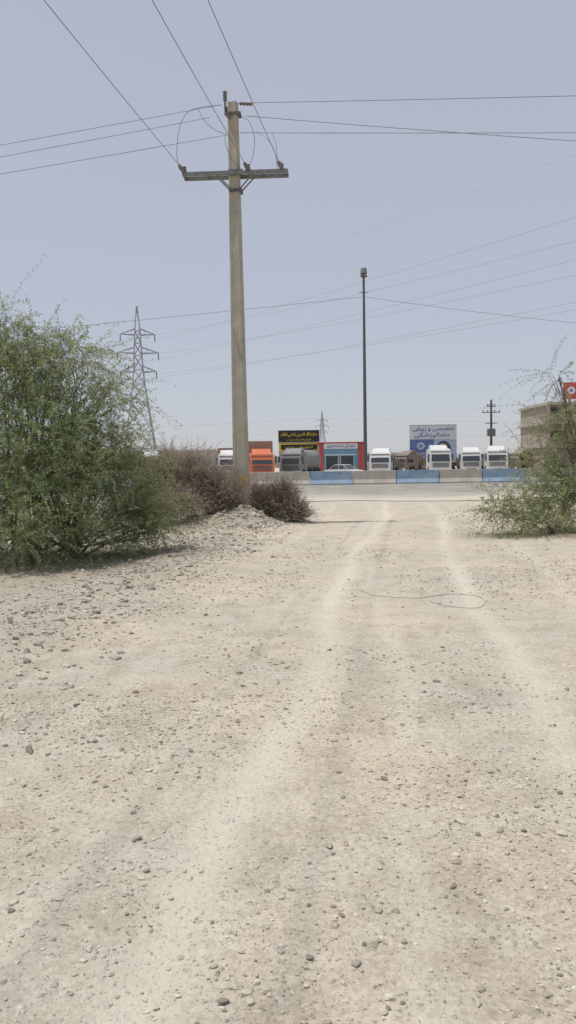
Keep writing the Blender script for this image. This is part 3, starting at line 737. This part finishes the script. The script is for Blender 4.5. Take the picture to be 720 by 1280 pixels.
# shop with black sign
Yb = 108; x0 = PX(349, Yb); x1 = PX(399, Yb); w = x1-x0
mb = MB()
mb.box((0, 0, 0), (w, 8, 4.5), ywall)
for k in range(3):
    a = .3+k*(w-.5)/3; b_ = a+(w-.5)/3-.35
    mb.box((a, -.02, .05), (b_, -.003, 2.9), dark_opening if k != 1 else shut)
    for j in range(8):
        if k == 1: mb.box((a, -.035, .2+j*.33), (b_, -.021, .24+j*.33), shut)
for a in (0, (w-.3)/3, 2*(w-.3)/3, w-.28): mb.box((a, -.14, 0), (a+.26, -.04, 3.1), ywall)
mb.box((-.1, -.5, 3.1), (w+.1, -.01, 3.25), wall)
mb.box((.05, -.35, 3.35), (w-.05, -.2, 4.35), yel)
mb.box((.25, -.365, 3.5), (w-.25, -.352, 4.2), blk)
mb.box((-.05, -.36, 4.52), (w+.05, -.2, 6.1), blk)
for a in (.4, w/2, w-.4): mb.beam((a, -.19, 4.6), (a, 1.2, 4.5), .04, steel)
shop = mb.ob("shop_building", (x0, Yb, 0))
text(shop, "نمایشگاه اکسین شاهی افلاک", w*.9, .62, (w/2, -.39, 5.55), yel)
text(shop, "فروش لاستیک و روغن", w*.6, .3, (w/2, -.39, 4.85), yel)
text(shop, "تعویض روغن", w*.7, .4, (w/2, -.39, 3.85), yel)

# blue / red building
Yb = 103; x0 = PX(400, Yb); x1 = PX(457, Yb); w = x1-x0
mb = MB()
mb.box((0, 0, 0), (w, 7, 4.0), sky_b)
mb.box((-.08, -.16, 0), (.42, -.003, 4.1), redm); mb.box((w-.9, -.16, 0), (w+.05, -.003, 4.1), redm)
mb.box((.5, -.12, 3.45), (w-1.0, -.003, 4.15), wht); mb.box((-.1, -.2, 4.16), (w+.1, 7.1, 4.32), redm)
mb.box((.75, -.03, .05), (2.3, -.003, 2.5), glass); mb.box((2.7, -.03, .9), (4.3, -.003, 2.5), glass)
for a in (.7, 2.32, 2.64, 4.32): mb.box((a, -.08, .05), (a+.06, -.031, 2.6), wht)
mb.box((.6, -.28, 2.62), (4.6, -.004, 2.75), wht)
shopb = mb.ob("blue_shop_building", (x0, Yb, 0))
text(shopb, "نمایندگی خدمات کامیون", w*.62, .42, (w/2-.25, -.15, 3.8), navy)

# billboard: pale upper part with two blue lines, portrait on the right over blue
Yb = 106; x0 = PX(512, Yb); x1 = PX(571, Yb); w = x1-x0; zt = at(540, 531, Yb).z; zb = 1.5
mb = MB()
hb = zt-zb
mb.box((0, 0, zb), (w, .12, zt), wht)
mb.box((.08, -.012, zb+.10), (w*.52, -.002, zb+hb*.62), navy2)
mb.box((w*.52+.003, -.012, zb+.10), (w-.08, -.002, zb+hb*.62), pale)
mb.box((.0, -.03, zt-.06), (w, -.002, zt), steel)
for a in (.7, w/2, w-.7): mb.box((a-.08, .13, 0), (a+.08, .29, zt-.2), steel)
bb = mb.ob("billboard", (x0, Yb, 0))
mb = MB()
def disc(cx, cz, rx, rz_, y, mat, n=28):
    mb.add([(cx+rx*math.cos(2*math.pi*k/n), y, cz+rz_*math.sin(2*math.pi*k/n)) for k in range(n)], [tuple(range(n))], mat)
disc(w*.72, zb+1.75, 1.0, 1.1, -.020, hairm); disc(w*.70, zb+1.65, .66, .85, -.026, skin); disc(w*.69, zb+1.25, .28, .12, -.032, wht)
disc(w*.65, zb+1.85, .10, .05, -.032, hairm); disc(w*.75, zb+1.85, .10, .05, -.032, hairm)
disc(w*.24, zb+2.2, .50, .45, -.020, wht); disc(w*.24, zb+2.2, .34, .30, -.026, sky_b)
for k in range(5): mb.box((.4, -.024, zb+.35+k*.22), (w*(.46-.04*(k % 2)), -.018, zb+.43+k*.22), wht)
pp = mb.ob("poster_artwork"); pp.parent = bb
text(bb, "تخصصی و زیبایی", w*.88, .7, (w/2, -.03, zt-.5), navy)
text(bb, "دندانپزشکی", w*.74, .75, (w*.47, -.03, zt-1.3), navy)

# right-hand two-storey building with open balconies
Yb = 96; x0 = PX(684, Yb)
mb = MB(); W = 18
mb.box((.3, 1.6, 0), (W, 12, 8.2), pink)
for z in (0.0, 3.1, 5.9, 8.2): mb.box((0, 0, z), (W+.2, 12.2, z+.32), wall)
for k in range(7):
    a = k*2.9; mb.box((a, .02, .33), (a+.35, .37, 8.19), pink)
    for z in (3.43, 6.23):
        mb.box((a+.36, .1, z), (a+2.89, .2, z+.85), pink)
        mb.box((a+.9, 1.57, z+.3), (a+2.2, 1.597, z+1.7), glass)
    mb.box((a+.6, 1.57, .35), (a+2.5, 1.597, 2.7), dark_opening if k % 2 else shut)
mb.ob("two_storey_building", (x0, Yb, 0))
# red sign on post (plain stand-in mark)
ps = at(713, 488, 90); mb = MB()
mb.tube([(0, .2, 0), (0, .2, ps.z)], .12, steel, 8); mb.box((-.75, 0, ps.z-.95), (1.6, .15, ps.z+.9), redm)
n = 24; mb.add([(.1+.45*math.cos(2*math.pi*k/n), -.01, ps.z+.42*math.sin(2*math.pi*k/n)) for k in range(n)], [tuple(range(n))], wht)
mb.box((-.05, -.02, ps.z-.15), (.25, -.012, ps.z+.15), navy)
mb.ob("shop_sign", (ps.x, 90, 0))

# low wall, sheds in the back left and right
mb = MB(); mb.box((-75, 122, 0), (-9.5, 130, 3.9), wall)
for k in range(14): mb.box((-74+k*4.6, 121.95, .1), (-71+k*4.6, 121.997, 2.9), shut if k % 3 else dark_opening)
mb.box((-75.3, 121.6, 3.9), (-9.2, 130.3, 4.15), wht); mb.ob("warehouse")
mb = MB(); mb.box((PX(460, 125), 125, 0), (PX(515, 125), 132, 3.0), wall)
mb.box((PX(460, 125)-.3, 124.6, 3.0), (PX(515, 125)+.3, 132.3, 3.2), wht); mb.box((PX(470, 125), 124.95, 0.1), (PX(486, 125), 124.997, 2.4), dark_opening); mb.ob("roadside_shed")
mb = MB(); mb.box((PX(575, 128), 128, 0), (PX(684, 128), 128.3, 2.6), wall)
for k in range(5): mb.box((PX(575, 128)+k*3.2, 127.9, 0), (PX(575, 128)+.35+k*3.2, 127.997, 2.75), wall)
mb.ob("boundary_wall")

# thin dusty wire lying on the road
dustw = plain("dusty_wire", (0.30, 0.27, 0.23), 0.9, var=0.3, scale=5)
mb = MB(); cp = [(452, 740), (480, 747), (520, 749), (560, 744), (590, 744), (606, 751), (598, 759), (560, 758), (535, 752)]
P = []
for px, py in cp:
    d = at(px, py, 1)-Vector((0, 0, CAMZ)); t = -CAMZ/d.z; P.append(Vector((d.x*t, d.y*t, 0)))
pts = []
for s in range(len(P)-1):
    p0 = P[max(s-1, 0)]; p1 = P[s]; p2 = P[s+1]; p3 = P[min(s+2, len(P)-1)]
    for i in range(8):
        t = i/8; v = 0.5*((2*p1)+(p2-p0)*t+(2*p0-5*p1+4*p2-p3)*t*t+(3*p1-p0-3*p2+p3)*t**3)
        v.z = float(height(np.array([v.x]), np.array([v.y]))[0])+.004; pts.append(v)
mb.tube(pts, .003, dustw, 5); mb.ob("loose_wire")

# ------------------------------------------------------------------ light
EL = math.radians(73); AZ = math.radians(262)   # compass bearing of the sun (0 = +Y, clockwise)
w_ = bpy.data.worlds.new("World"); scene.world = w_; w_.use_nodes = True; nt = w_.node_tree
sky = N(nt, 'ShaderNodeTexSky', sky_type='NISHITA'); sky.sun_disc = False; sky.sun_elevation = EL; sky.sun_rotation = AZ
sky.air_density = 1.0; sky.dust_density = 0.6; sky.ozone_density = 2.0; sky.altitude = 0
hz = mixc(nt, 0.68, sky.outputs[0], (5.8, 5.9, 6.6))   # desert haze veils the blue
bg = nt.nodes['Background']; bg.inputs['Strength'].default_value = 0.10; nt.links.new(hz, bg.inputs['Color'])
sd = bpy.data.lights.new("sun", 'SUN'); sd.energy = 3.3; sd.angle = math.radians(0.8); sd.color = (1.0, 0.97, 0.91)
so = bpy.data.objects.new("sun", sd); COL.objects.link(so)
dirv = Vector((math.sin(AZ)*math.cos(EL), math.cos(AZ)*math.cos(EL), math.sin(EL)))
so.rotation_euler = dirv.to_track_quat('Z', 'Y').to_euler()
so.location = (-10, 0, 30)
vs = scene.view_settings; vs.view_transform = 'Standard'; vs.look = 'None'; vs.exposure = 0; vs.gamma = 1
